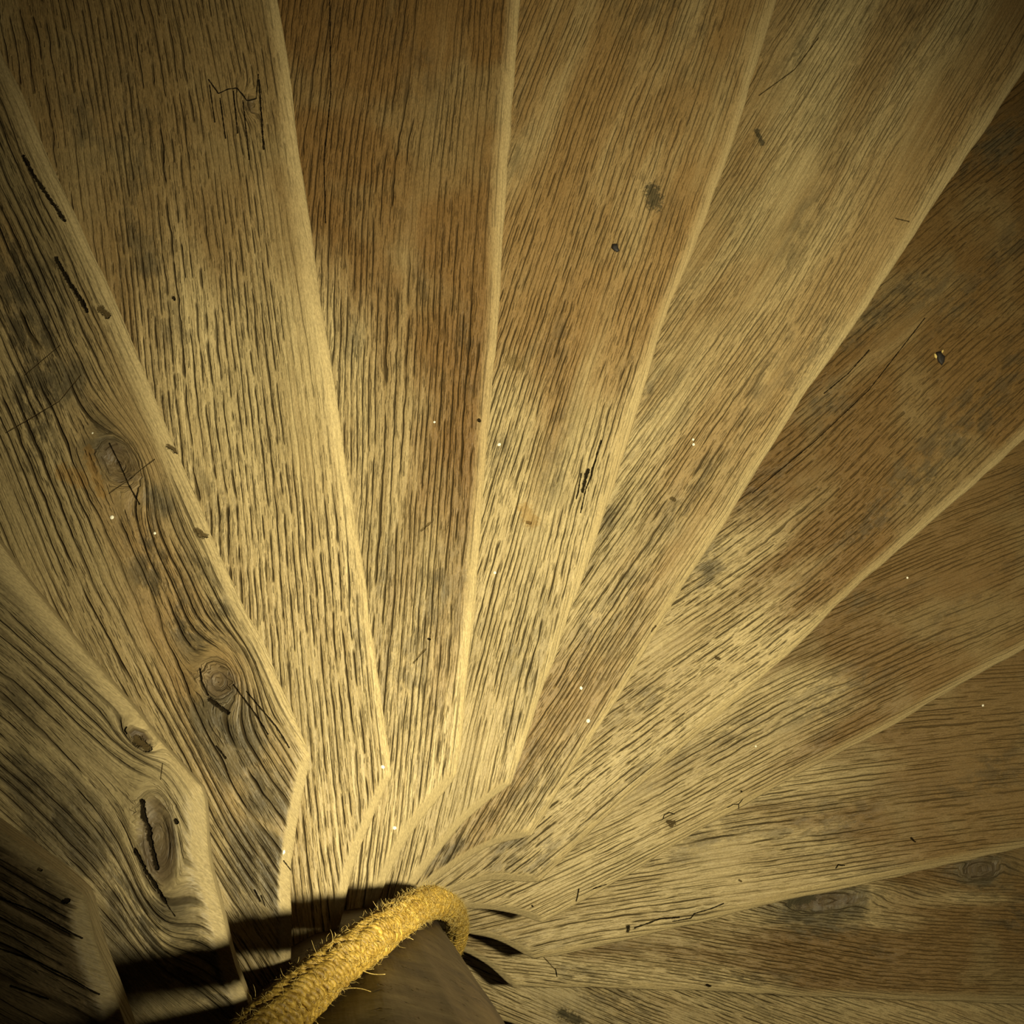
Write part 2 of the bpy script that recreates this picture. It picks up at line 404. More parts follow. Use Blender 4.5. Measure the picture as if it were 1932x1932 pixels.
MARKS += poly(6, [(1268, 940), (1273, 942)], 4.5, CHIP, 0.8) + poly(6, [(1690, 412), (1715, 418)], 2.2, CHIP, 0.6) + poly(6, [(1232, 1190), (1240, 1180)], 3, CHIP, 0.8)
MARKS += poly(7, [(1555, 742), (1600, 705), (1640, 660)], 1.8) + poly(7, [(1420, 930), (1540, 830), (1640, 735), (1745, 600)], 1.6) + poly(7, [(1352, 1240), (1358, 1243)], 3.5, CHIP, 0.8)
MARKS += poly(8, [(1260, 1550), (1272, 1552), (1266, 1558)], 4.5, CHIP, 1.2) + poly(8, [(1251, 1546), (1254, 1537), (1263, 1533), (1273, 1536)], 1.5)
MARKS += poly(8, [(1375, 1524), (1386, 1518), (1397, 1518), (1404, 1508)], 1.6) + poly(8, [(1397, 1518), (1400, 1529)], 1.6) + poly(8, [(1400, 1493), (1401, 1494)], 2.6)
MARKS += poly(8, [(1088, 1700), (1092, 1678)], 2.2) + poly(8, [(1120, 1677), (1145, 1669)], 2.0) + poly(8, [(1004, 1709), (1005, 1711)], 2.6)
MARKS += poly(9, [(1186, 1748), (1185, 1757)], 4.2) + poly(9, [(1198, 1751), (1222, 1743), (1245, 1734), (1282, 1731)], 2.4)
MARKS += poly(9, [(1270, 1739), (1304, 1733), (1311, 1724), (1345, 1714), (1366, 1705)], 1.8) + poly(9, [(1578, 1638), (1582, 1632), (1594, 1633)], 2.2)
MARKS += poly(9, [(1720, 1582), (1727, 1588)], 3) + poly(9, [(1396, 1661), (1400, 1663)], 3, CHIP, 0.8)
MARKS += poly(10, [(1335, 1860), (1341, 1862)], 3.5) + poly(10, [(1020, 1800), (1048, 1830)], 1.6, CHIP, 0.6) + poly(10, [(1490, 1700), (1530, 1690)], 12, STAIN_SHADE, 0.3)  # the wide bar is painted shade along the nosing above
MARKS += poly(10, [(1048, 1828), (1051, 1842)], 2.0) + poly(11, [(1060, 1912), (1090, 1925)], 9, STAIN_SHADE, 0.3)
MARKS += poly(0, [(0, 1696), (60, 1718), (120, 1752), (152, 1772)], 2.6) + poly(0, [(0, 1790), (70, 1815), (140, 1850), (185, 1878)], 2.4) + poly(0, [(118, 1701), (126, 1700)], 4.5)
MARKS += poly(0, [(20, 1860), (90, 1885)], 3) + poly(0, [(70, 1641), (74, 1643)], 3.5, CHIP, 0.8)

STYLE = {
 -2: {}, -1: {},
 0: dict(rings=60, dash=9, light=(0.27, 0.195, 0.095), mid=(0.13, 0.09, 0.04), dirt_amt=0.7),  # oak colours darkened to stand in for shade on this step
 1: dict(rings=58, dash=10, light=(0.34, 0.265, 0.13), mid=(0.17, 0.125, 0.06), fine=0.45, crack=0.62, dirt_amt=0.85, wander=0.028),
 2: dict(rings=78, dash=10, light=(0.31, 0.235, 0.11), mid=(0.15, 0.108, 0.046), fine=0.6, brown_amt=0.6, dirt_amt=0.85, wander=0.026),
 3: dict(rings=82, brown=(0.150, 0.087, 0.027), outer_w=0.32, dash=24, fine=0.45, brown_amt=0.75),
 4: dict(rings=78, brown=(0.150, 0.083, 0.025), outer_w=0.36, dash=12, fine=0.6, brown_amt=1.0),
 5: dict(rings=86, dash=14, fine=0.5, brown_amt=0.85),
 6: dict(rings=92, dash=12, fine=0.55, brown_amt=0.6),
 7: dict(rings=68, brown=(0.135, 0.077, 0.023), outer_w=0.40, dash=22, fine=0.45, brown_amt=1.0, dirt_amt=0.6),
 8: dict(rings=90, brown=(0.135, 0.077, 0.023), outer_w=0.40, dash=9, fine=0.35, brown_amt=0.95),
 9: dict(rings=76, brown=(0.135, 0.077, 0.023), outer_w=0.40, dash=8, fine=0.3, brown_amt=0.9),
 10: dict(rings=100, brown=(0.135, 0.077, 0.023), outer_w=0.40, dash=15, fine=0.4, brown_amt=0.95, dirt_amt=0.6),
 11: dict(rings=84, dash=14, fine=0.4), 12: {}, 13: {},
}

# ------------------------------------------------------------------ the room: floor below and the round wall outside the stairs
def plain(name, a, b, scale, rough=0.9, bump=0.004):
    m, nt, bs = new_mat(name)
    obj = nt.node('ShaderNodeTexCoord').outputs['Object']
    n1 = nt.noise(obj, scale, 5, 0.6)
    nt.put(bs.inputs['Base Color'], nt.mix(nt.rng(n1, 0.3, 0.7), rgb(*a), rgb(*b)))
    bs.inputs['Roughness'].default_value = rough
    bp = nt.node('ShaderNodeBump'); bp.inputs['Distance'].default_value = bump
    nt.put(bp.inputs['Height'], nt.noise(obj, scale * 4, 4)); nt.put(bs.inputs['Normal'], bp.outputs[0])
    return m
stone = plain('old_plaster', (0.20, 0.15, 0.09), (0.28, 0.21, 0.12), 6)
flag = plain('stone_floor', (0.10, 0.08, 0.05), (0.16, 0.12, 0.08), 4)
N = 64
ROUT = 2.40
ring = [(ROUT * math.cos(2 * math.pi * i / N), ROUT * math.sin(2 * math.pi * i / N)) for i in range(N)]
v = [(x, y, 0) for x, y in ring] + [(x, y, -0.1) for x, y in ring]
fl = mesh_obj('floor', v, [tuple(range(N)), tuple(range(2 * N - 1, N - 1, -1))] + [(i, i + N, (i + 1) % N + N, (i + 1) % N) for i in range(N)], flag, smooth=False)
fl['kind'] = 'structure'
v = []
for r_, z_ in ((ROUT, -0.1), (ROUT, 5.2), (ROUT + 0.2, 5.2), (ROUT + 0.2, -0.1)):
    v += [(r_ * math.cos(2 * math.pi * i / N), r_ * math.sin(2 * math.pi * i / N), z_) for i in range(N)]
f = []
for a in range(4):
    b = (a + 1) % 4
    f += [(a * N + i, a * N + (i + 1) % N, b * N + (i + 1) % N, b * N + i) for i in range(N)]
wl = mesh_obj('wall_outer', v, f, stone, smooth=False)
wl['kind'] = 'structure'

# ------------------------------------------------------------------ the staircase
stair = bpy.data.objects.new('spiral_staircase', None)
COL.objects.link(stair)
stair['label'] = 'worn oak spiral staircase with wedge-shaped treads fanning round a dark newel post'
stair['category'] = 'staircase'

THICK = 0.068
def seg_dist(P, Q):
    """distance of points P (n,2) to polyline Q (m,2)"""
    best = np.full(len(P), 9.0)
    for i in range(len(Q) - 1):
        a, b = Q[i], Q[i + 1]
        ba = b - a
        h = np.clip(((P - a) @ ba) / (ba @ ba), 0, 1)
        d = np.hypot(*(P - a - h[:, None] * ba).T)
        best = np.minimum(best, d)
    return best

def make_tread(k):
    e1, e2 = frame(k)
    yf, xc = FRONT[k]
    zt = Z0 - k * RISE
    nx = len(XS)
    # small dents and wear of the front edge
    wob = (vnoise(XS * 26, 0 * XS, k + 3) - 0.5) * 0.0030 + (vnoise(XS * 7, 0 * XS, k + 30) - 0.5) * 0.004
    yf = yf + wob
    yb = 0.095 + np.maximum(0, (XS - 0.357) * 0.268)
    out = np.where(XS < xc, 0.0, np.clip((XS - xc) / 0.7, 0, 1))
    wn = (0.0125 + 0.012 * out) * (0.8 + 0.4 * vnoise(XS * 5, 0 * XS + 4, k)) * (1.25 if k in (0, 1) else 1.0)
    T = np.concatenate([np.linspace(0, 1, 9) * 0.034, 0.034 + (np.linspace(0, 1, 44)[1:] ** 1.1) * 0])
    ncl = 9; nrest = 40
    X = np.repeat(XS[:, None], ncl + nrest, 1)
    Y = np.zeros_like(X)
    for j in range(ncl):
        Y[:, j] = yf + 0.034 * (j / (ncl - 1)) ** 1.2
    for j in range(nrest):
        tt = (j + 1) / nrest
        Y[:, ncl + j] = (yf + 0.034) * (1 - tt) + yb * tt
    P = np.stack([X.ravel(), Y.ravel()], 1)
    Q = np.stack([XS, yf], 1)
    # distance to the edge (only near it)
    dist = np.full(len(P), 1.0)
    near = (P[:, 1] - np.repeat(yf, ncl + nrest)) < 0.06
    dist[near] = seg_dist(P[near], Q[::2])
    W = np.repeat(wn, ncl + nrest)
    e = np.clip(1 - dist / W, 0, 1)
    inn_ = np.repeat(XS < xc - 0.004, ncl + nrest)
    drop = np.where(inn_, 1.05, 0.80) * W * e ** np.where(inn_, 1.02, 1.55)
    # grain: lines of equal phi, flowing round the knots
    ga = math.radians(GRAIN[k])
    x_, y_ = P[:, 0], P[:, 1]
    phi = y_ * math.cos(ga) - (x_ - 0.6) * math.sin(ga)
    phi = phi + (vnoise(x_ * 2.2, y_ * 4, k + 11) - 0.5) * 0.030 + 0.02 * np.sin(x_ * 2.6 + k * 1.7)
    s_ = x_ * math.cos(ga) + y_ * math.sin(ga)
    knot = np.zeros(len(P)); dirt = np.zeros(len(P)); relief = np.zeros(len(P))
    for (kk, px, a, b, ang) in KNOTS_SHADE:
        if kk != k: continue
        c = on_step(px, k); c = np.array([c @ e1, c @ e2])
        sc = px_scale(k)
        bear = math.radians(ang)
        dirw = np.array([math.cos(bear), math.sin(bear)]); dl = np.array([dirw @ e1, dirw @ e2])
        dx, dy = x_ - c[0], y_ - c[1]
        u = dx * dl[0] + dy * dl[1]; w = -dx * dl[1] + dy * dl[0]
        rho = np.sqrt((u / (a * sc)) ** 2 + (w / (b * sc)) ** 2)
        far = np.sqrt((u / (a * sc * 2.0)) ** 2 + (w / (b * sc * 1.7)) ** 2)
        p0 = (c[1] * math.cos(ga) - (c[0] - 0.6) * math.sin(ga))
        phi = phi - (phi - p0) * 0.93 * np.exp(-far ** 2 * 1.1)
        inn = sstep(1.25, 0.8, rho)
        phi = phi * (1 - inn) + (p0 + rho * b * sc * 0.8) * inn
        knot = np.maximum(knot, sstep(1.12, 0.78, rho))
        relief += 0.0028 * np.exp(-((rho - 1.25) / 0.5) ** 2) - 0.003 * sstep(1.05, 0.6, rho)
    for (kk, px, rad, st) in DIRT_SHADE:
        if kk != k: continue
        c = on_step(px, k); c = np.array([c @ e1, c @ e2])
        r2 = ((x_ - c[0]) ** 2 + (1.6 * (y_ - c[1])) ** 2) / (rad * px_scale(k)) ** 2
        dirt = np.maximum(dirt, st * (1.0 if k in (1, 2, 10) else 0.55) * np.exp(-r2 * 1.2))
    relief += (vnoise(x_ * 9, y_ * 22, k) - 0.5) * 0.0028 + (vnoise(s_ * 22, phi * 130, k + 5) - 0.5) * 0.0011
    relief += -0.004 * np.exp(-((x_ - 0.75) / 0.28) ** 2) * np.exp(-((y_ + 0.05) / 0.14) ** 2)
    relief += (vnoise(x_ * 70, y_ * 90, k + 8) - 0.5) * 0.0030 * (dirt * 0.5 + knot)
    Zc = zt - drop + relief * (1 - 0.5 * e)
    nv = ncl + nrest
    # front face below the rounded edge, underside and back
    front_z0 = Zc.reshape(nx, nv)[:, 0]
    side = []
    for q, (inset, zz) in enumerate(((0.0004, 0.12), (0.0012, 0.5), (0.0012, 0.92), (0.004, 1.0))):
        side.append((XS, yf + inset, front_z0 + (zt - THICK - front_z0) * zz))
    bot_b = (XS, yb, np.full(nx, zt - THICK))
    bk = (XS, yb, np.full(nx, zt - 0.006))
    rows = [bk, bot_b] + side[::-1]
    cols = len(rows) + nv
    VX = np.zeros((nx, cols)); VY = VX.copy(); VZ = VX.copy()
    for j, (a, b, c) in enumerate(rows):
        VX[:, j], VY[:, j], VZ[:, j] = a, b, c
    h = len(rows)
    VX[:, h:] = X; VY[:, h:] = Y; VZ[:, h:] = Zc.reshape(nx, nv)
    def full(arr, fill=None):
        A = np.zeros((nx, cols)); A[:, h:] = arr.reshape(nx, nv)
        for j in range(h): A[:, j] = arr.reshape(nx, nv)[:, 0] if fill is None else fill
        return A
    S = full(s_) + k * 3.1
    PH = full(phi)
    for j in range(h): PH[:, j] += (VZ[:, j] - zt) * 0.9
    WE = full(np.clip(e * np.where(inn_, 6.0, 1.35), 0, 1)); IN = full(inn_.astype(float)); KN = full(knot, 0.0); DI = full(dirt, 0.0)
    WE[:, :h] = 0.75
    VX = np.minimum(VX, np.sqrt(2.392 ** 2 - VY ** 2))          # outer end follows the round wall
    WX = VX * e1[0] + VY * e2[0]; WY = VX * e1[1] + VY * e2[1]
    verts = np.stack([WX.ravel(), WY.ravel(), VZ.ravel()], 1)
    faces = [(a, d, c, b) for (a, b, c, d) in grid_faces(nx, cols, wrap=True)]
    n_ = (nx - 1) * cols
    faces.append(tuple(range(cols)))
    faces.append(tuple(range(n_ + cols - 1, n_ - 1, -1)))
    mk = []
    for (kk, A, B, wpx, colr, depth) in MARKS:
        if kk == k:
            mk.append((on_step(A, k), on_step(B, k), (wpx * (0.62 if wpx < 3.1 else 0.9) if depth > 0.5 else wpx * 1.15) * px_scale(k), colr, depth))
    mat = oak('oak_tread', k + 5, marks=mk, off=k * 3.1, **STYLE[k])
    o = mesh_obj('tread', verts, faces, mat, stair)
    me = o.data
    uvl = me.uv_layers.new(name='grain')
    li = np.zeros(len(me.loops), dtype=np.int32); me.loops.foreach_get('vertex_index', li)
    uvs = np.stack([S.ravel()[li], PH.ravel()[li]], 1).astype(np.float32)
    uvl.data.foreach_set('uv', uvs.ravel())
    at = me.color_attributes.new('wood', 'FLOAT_COLOR', 'POINT')
    cc = np.stack([KN.ravel(), DI.ravel(), WE.ravel(), IN.ravel()], 1).astype(np.float32)
    at.data.foreach_set('color', cc.ravel())
    # upright board below the nosing
    idx = np.arange(0, nx, 6)
    a0 = yf[idx] + 0.034; a1 = a0 + 0.024
    z0_, z1_ = zt - RISE - 0.001, zt - THICK
    rv = []; 
    for xx, p0, p1 in zip(np.minimum(XS[idx], 2.37), a0, a1):
        for (yy, zz) in ((p0, z0_), (p0, z1_), (p1, z1_), (p1, z0_)):
            rv.append((xx * e1[0] + yy * e2[0], xx * e1[1] + yy * e2[1], zz))
    rf = [(a, d, c, b) for (a, b, c, d) in grid_faces(len(idx), 4, wrap=True)]
    rf += [(0, 1, 2, 3), tuple(range(len(rv) - 1, len(rv) - 5, -1))]
    mesh_obj('riser', rv, rf, riser_mat, o, smooth=False)
    return o

def dark_wood(name, a, b, stretch, rough, bump, marks=()):
    m, nt, bs = new_mat(name)
    obj = nt.node('ShaderNodeTexCoord').outputs['Object']
    mp = nt.node('ShaderNodeMapping'); mp.inputs['Scale'].default_value = stretch
    nt.put(mp.inputs['Vector'], obj)
    n1 = nt.noise(mp.outputs[0], 1, 4, 0.6)
    n2 = nt.noise(obj, 14, 5, 0.65)
    col = nt.mix(nt.rng(n1, 0.35, 0.65), rgb(*a), rgb(*b))
    col = nt.mix(nt.rng(n2, 0.55, 0.70, 0, 0.75), col, rgb(0.018, 0.012, 0.006))
    nt.put(bs.inputs['Base Color'], col)
    nt.put(bs.inputs['Roughness'], nt.rng(n2, 0.3, 0.7, rough, rough + 0.25))
    bp = nt.node('ShaderNodeBump'); bp.inputs['Distance'].default_value = bump
    pit = nt.rng(nt.noise(obj, 46, 3, 0.6), 0.62, 0.72, 0.0, -1.0)
    hh = nt.math('ADD', nt.math('ADD', n1, n2), pit)
    if marks:
        rag = nt.math('MULTIPLY', nt.math('SUBTRACT', nt.noise(obj, 190.0, 3, 0.65), 0.5), 2.4)
        flat, mk = obj, 0.0
        for (A, B, W) in marks:
            g = nt.node('ShaderNodeGroup'); g.node_tree = MARK
            nt.put(g.inputs['P'], flat); nt.put(g.inputs['Rag'], rag); nt.put(g.inputs['Prev'], mk)
            g.inputs['A'].default_value = A; g.inputs['B'].default_value = B; g.inputs['W'].default_value = W
            mk, flat = g.outputs[0], g.outputs[1]
        hh = nt.math('SUBTRACT', hh, nt.math('MULTIPLY', mk, 2.0))
        nt.put(bs.inputs['Base Color'], nt.mix(mk, col, rgb(0.008, 0.006, 0.003)))
    nt.put(bp.inputs['Height'], hh); nt.put(bs.inputs['Normal'], bp.outputs[0])
    bs.inputs['Specular IOR Level'].default_value = 0.3
    return m
riser_mat = dark_wood('riser_oak', (0.16, 0.11, 0.05), (0.26, 0.18, 0.08), (30, 30, 120), 0.6, 0.002)
TREAD = {k: make_tread(k) for k in range(-2, 14)}

# newel post: octagonal, softly worn arrises, long upright grain and shallow gouges
def make_post():
    ph = math.radians(8.9)
    pu, qu = np.array([math.cos(ph), math.sin(ph)]), np.array([-math.sin(ph), math.cos(ph)])
    half = [(28, 0.1655), (40.5, 0.164), (60, 0.1645), (80, 0.1685), (100, 0.1710), (120, 0.1715), (139.5, 0.1710), (152, 0.1670)]
    raw = half + [(a_ + 180, r_) for a_, r_ in half]
    cs = [r_ * math.cos(math.radians(a_)) * pu + r_ * math.sin(math.radians(a_)) * qu for a_, r_ in raw]
    NP = len(cs)
    prof = []
    for i in range(NP):
        c, pa, pb = cs[i], cs[i - 1], cs[(i + 1) % NP]
        ua = (pa - c) / np.linalg.norm(pa - c); ub = (pb - c) / np.linalg.norm(pb - c)
        w = 0.006
        for t in (0, 0.25, 0.5, 0.75, 1.0):
            p0, p1, p2 = c + ua * w, c, c + ub * w
            prof.append((1 - t) ** 2 * p0 + 2 * t * (1 - t) * p1 + t * t * p2)
        m = 7 if np.linalg.norm(pb - c) > 0.08 else 1
        for t in np.linspace(0, 1, m + 2)[1:-1]:
            prof.append((c + ub * w) * (1 - t) + (pb - ub * w) * t)
    prof = np.array(prof)
    zs = np.concatenate([np.linspace(0, 0.7, 20), np.linspace(0.7, Z0 + 0.6, 220)[1:], np.linspace(Z0 + 0.6, 5.2, 40)[1:]])
    ang = np.arctan2(prof[:, 1], prof[:, 0])
    verts = []
    for z in zs:
        rr = 0.998 + (vnoise(ang * 3, 0 * ang + z * 5, 2) - 0.5) * 0.010 + (vnoise(ang * 22, 0 * ang + z * 2.5, 4) - 0.5) * 0.007 + (vnoise(ang * 9, 0 * ang + z * 26, 6) - 0.5) * 0.006
        for (x, y), q in zip(prof, rr):
            verts.append((x * q, y * q, z))
    n = len(prof)
    faces = grid_faces(len(zs), n, wrap=True)
    faces += [tuple(range(n - 1, -1, -1)), tuple(range((len(zs) - 1) * n, len(zs) * n))]
    def on_post(px, r=0.158):
        d = CR @ np.array([(px[0] - 966) / FPX, -(px[1] - 966) / FPX, -1.0])
        a = d[0] ** 2 + d[1] ** 2; b = 2 * (CAM[0] * d[0] + CAM[1] * d[1]); c = CAM[0] ** 2 + CAM[1] ** 2 - r * r
        q = CAM + d * (-b - math.sqrt(max(0, b * b - 4 * a * c))) / (2 * a)
        return (q[0], q[1], q[2] + Z0)
    gouges = []
    for pts, w in (([(735, 1782), (760, 1790), (804, 1795)], 0.0035), ([(672, 1832), (700, 1834), (728, 1838)], 0.002), ([(640, 1893), (680, 1905), (738, 1908)], 0.003), ([(629, 1908), (631, 1912)], 0.003), ([(828, 1881), (830, 1883)], 0.0022)):
        for i in range(len(pts) - 1):
            gouges.append((on_post(pts[i]), on_post(pts[i + 1]), w))
    pm = dark_wood('newel_wood', (0.029, 0.0175, 0.007), (0.058, 0.036, 0.015), (26, 26, 2.2), 0.42, 0.003, gouges)
    o = mesh_obj('newel_post', verts, faces, pm, stair)
    o['label'] = 'dark greasy newel post with chamfered corners'
make_post()

# ------------------------------------------------------------------ specks of pale paint on the treads
def paint_mat():
    m, nt, bs = new_mat('pale_paint')
    obj = nt.node('ShaderNodeTexCoord').outputs['Object']
    nt.put(bs.inputs['Base Color'], nt.mix(nt.noise(obj, 900, 2), rgb(0.72, 0.66, 0.50), rgb(0.90, 0.86, 0.72)))
    bs.inputs['Roughness'].default_value = 0.5
    return m
PAINT = paint_mat()
SPECKS = [(2, (210, 975), 4), (2, (291, 1005), 2.6), (2, (533, 1608), 5), (4, (744, 1562), 4.2), (3, (722, 1447), 4.2), (5, (942, 838), 3.8),
          (5, (934, 1080), 3), (6, (1308, 829), 2.6), (6, (1309, 838), 2.8), (6, (1110, 1360), 4), (6, (1097, 1298), 3), (4, (865, 1437), 2.6),
          (9, (1855, 1331), 2.6), (8, (1712, 1090), 2.4), (4, (820, 795), 2.4), (2, (174, 816), 2.2), (8, (1427, 1408), 1.8), (6, (1098, 1299), 2.0)]
dome_v = [(0, 0, 1)] + [(0.7 * math.cos(i * math.pi / 4), 0.7 * math.sin(i * math.pi / 4), 0.8) for i in range(8)] + [(math.cos(i * math.pi / 4), math.sin(i * math.pi / 4), 0) for i in range(8)] + [(math.cos(i * math.pi / 4), math.sin(i * math.pi / 4), -1.2) for i in range(8)]
dome_f = [(0, 1 + i, 1 + (i + 1) % 8) for i in range(8)] + [(1 + i, 9 + i, 9 + (i + 1) % 8, 1 + (i + 1) % 8) for i in range(8)] + [(9 + i, 17 + i, 17 + (i + 1) % 8, 9 + (i + 1) % 8) for i in range(8)] + [tuple(range(24, 16, -1))]
dome = None
def surface_z(k, xy):
    e1, e2 = frame(k)
    me = TREAD[k].data
    co = np.zeros(len(me.vertices) * 3, dtype=np.float32); me.vertices.foreach_get('co', co); co = co.reshape(-1, 3)
    near = (co[:, 2] > Z0 - k * RISE - 0.03)
    c = co[near]
    i = np.argmin((c[:, 0] - xy[0]) ** 2 + (c[:, 1] - xy[1]) ** 2)
    return float(c[i, 2])
for k, px, r in SPECKS:
    if dome is None:
        o = mesh_obj('paint_speck', dome_v, dome_f, PAINT); dome = o.data
    else:
        o = bpy.data.objects.new('paint_speck', dome); COL.objects.link(o)
    xy = on_step(px, k)
    rr = r * px_scale(k)
    o.parent = TREAD[k]
    o.location = (xy[0], xy[1], surface_z(k, xy))
    o.scale = (rr, rr * random.uniform(0.8, 1.2), rr * 0.35)
    o.rotation_euler = (0, 0, random.uniform(0, 6))
    o['label'] = 'fleck of pale paint'

# ------------------------------------------------------------------ rope handrail: helix round the newel
def jute(name, a, b, c):
    m, nt, bs = new_mat(name)
    obj = nt.node('ShaderNodeTexCoord').outputs['Object']
    n1 = nt.noise(obj, 210, 3, 0.6)
    n2 = nt.noise(obj, 28, 3)
    col = nt.mix(nt.rng(n1, 0.35, 0.66), rgb(*a), rgb(*b))
    col = nt.mix(nt.rng(n2, 0.45, 0.68, 0, 0.5), col, rgb(*c))
    nt.put(bs.inputs['Base Color'], col)
    bs.inputs['Roughness'].default_value = 0.55
    bs.inputs['Specular IOR Level'].default_value = 0.35
    bp = nt.node('ShaderNodeBump'); bp.inputs['Distance'].default_value = 0.0012
    nt.put(bp.inputs['Height'], n1); nt.put(bs.inputs['Normal'], bp.outputs[0])
    return m
JUTE = jute('golden_jute', (0.18, 0.103, 0.012), (0.50, 0.325, 0.056), (0.15, 0.079, 0.010))
FIB = jute('pale_fibre', (0.34, 0.235, 0.055), (0.58, 0.43, 0.14), (0.28, 0.175, 0.036))
rope = bpy.data.objects.new('rope_handrail', None)
COL.objects.link(rope)
rope['label'] = 'golden fuzzy jute rope winding down around the dark newel post'
rope['category'] = 'rope'
ROPE_D = [-70, -42, -27, -12, 3, 12, 22, 30, 38, 46, 54, 62, 70, 82, 94, 104, 112, 119, 128, 144, 190]
ROPE_Z = [-2.34, -2.03, -1.855, -1.70, -1.58, -1.51, -1.39, -1.28, -1.145, -1.01, -0.882, -0.76, -0.622, -0.408, -0.214, -0.093, 0.015, 0.066, 0.15, 0.34, 0.88]
ROPE_R = [0.2, 0.2, 0.2, 0.2015, 0.2025, 0.2015, 0.198, 0.195, 0.192, 0.190, 0.190, 0.1895, 0.1895, 0.191, 0.193, 0.193, 0.1935, 0.1935, 0.1935, 0.1935, 0.193]
def rope_pt(th):
    th = np.asarray(th, dtype=float)
    deg = np.degrees(th)
    z = Z0 + np.interp(deg, ROPE_D, ROPE_Z)
    r = np.interp(deg, ROPE_D, ROPE_R) + 0.0015 * np.sin(th * 7.0)
    return np.stack([r * np.cos(th), r * np.sin(th), z], -1)
TH_A, TH_B = math.radians(185), math.radians(-62)
ths = np.linspace(TH_A, TH_B, 1400)
cl = rope_pt(ths)
_k = np.hanning(81); _k /= _k.sum()
cl = np.stack([np.convolve(np.pad(cl[:, i], 40, mode='reflect', reflect_type='odd'), _k, mode='valid') for i in range(3)], 1)
seg = np.linalg.norm(np.diff(cl, axis=0), axis=1)
arc = np.concatenate([[0], np.cumsum(seg)])
LEN = arc[-1]
RROPE = 0.0205
def at_arc(s):
    s = np.asarray(s)
    p_ = np.stack([np.interp(s, arc, cl[:, i]) for i in range(3)], -1)
    t0 = np.stack([np.interp(s + 0.004, arc, cl[:, i]) for i in range(3)], -1)
    t1 = np.stack([np.interp(s - 0.004, arc, cl[:, i]) for i in range(3)], -1)
    t = t0 - t1
    t /= np.linalg.norm(t, axis=-1, keepdims=True) + 1e-9
    radial = p_ * np.array([1, 1, 0]); radial /= np.linalg.norm(radial, axis=-1, keepdims=True)
    n = radial - (radial * t).sum(-1, keepdims=True) * t
    n /= np.linalg.norm(n, axis=-1, keepdims=True)
    b = np.cross(t, n)
    return p_, t, n, b
def tube(path, radius, ns=6):
    """tube along path (n,3); radius scalar or (n,)"""
    path = np.asarray(path); n = len(path)
    radius = np.broadcast_to(radius, (n,))
    t = np.gradient(path, axis=0); t /= np.linalg.norm(t, axis=1, keepdims=True) + 1e-12
    ref = np.where(abs(t[:, 2:3]) < 0.9, np.array([[0, 0, 1.0]]), np.array([[1.0, 0, 0]]))
    u = np.cross(t, ref); u /= np.linalg.norm(u, axis=1, keepdims=True) + 1e-12
    w = np.cross(t, u)
    a = np.arange(ns) / ns * 2 * np.pi
    V = path[:, None, :] + radius[:, None, None] * (np.cos(a)[None, :, None] * u[:, None, :] + np.sin(a)[None, :, None] * w[:, None, :])
    return V.reshape(-1, 3)
def tube_faces(n, ns, off=0):
    f = grid_faces(n, ns, off, wrap=True)
    f.append(tuple(off + i for i in range(ns - 1, -1, -1)))
    f.append(tuple(off + (n - 1) * ns + i for i in range(ns)))
    return f
# core
sc_ = np.linspace(0, LEN, 500)
core_path = at_arc(sc_)[0]
mesh_obj('core_rope', tube(core_path, 0.0148, 14), tube_faces(500, 14), JUTE, rope)
# the twine wound round it, two plies twisted together
PITCH = 0.0098
TW = 0.0048
nturn = LEN / PITCH
npt = int(nturn * 30)
sw = np.linspace(0.0, LEN, npt)
swob = sw + 0.0016 * (vnoise(sw * 160, 0 * sw, 3) - 0.5)
pc, tc, nc, bc = at_arc(swob)
phi = sw / PITCH * 2 * np.pi + 0.5 * (vnoise(sw * 30, 0 * sw, 5) - 0.5)
rw = RROPE - TW + 0.0022 * (vnoise(sw * 210, 0 * sw, 8) - 0.5) + 0.003 * (vnoise(sw * 14, 0 * sw, 12) - 0.5)
er = np.cos(phi)[:, None] * nc + np.sin(phi)[:, None] * bc
path = pc + rw[:, None] * er
ply_ang = np.arange(npt) * (2 * np.pi / 7.5)
for q in range(2):
    aa = ply_ang + q * np.pi
    pp = path + (TW * 0.52) * (np.cos(aa)[:, None] * er + np.sin(aa)[:, None] * tc)
    mesh_obj('wrapping_twine', tube(pp, TW * 0.60, 6), tube_faces(npt, 6), JUTE, rope)
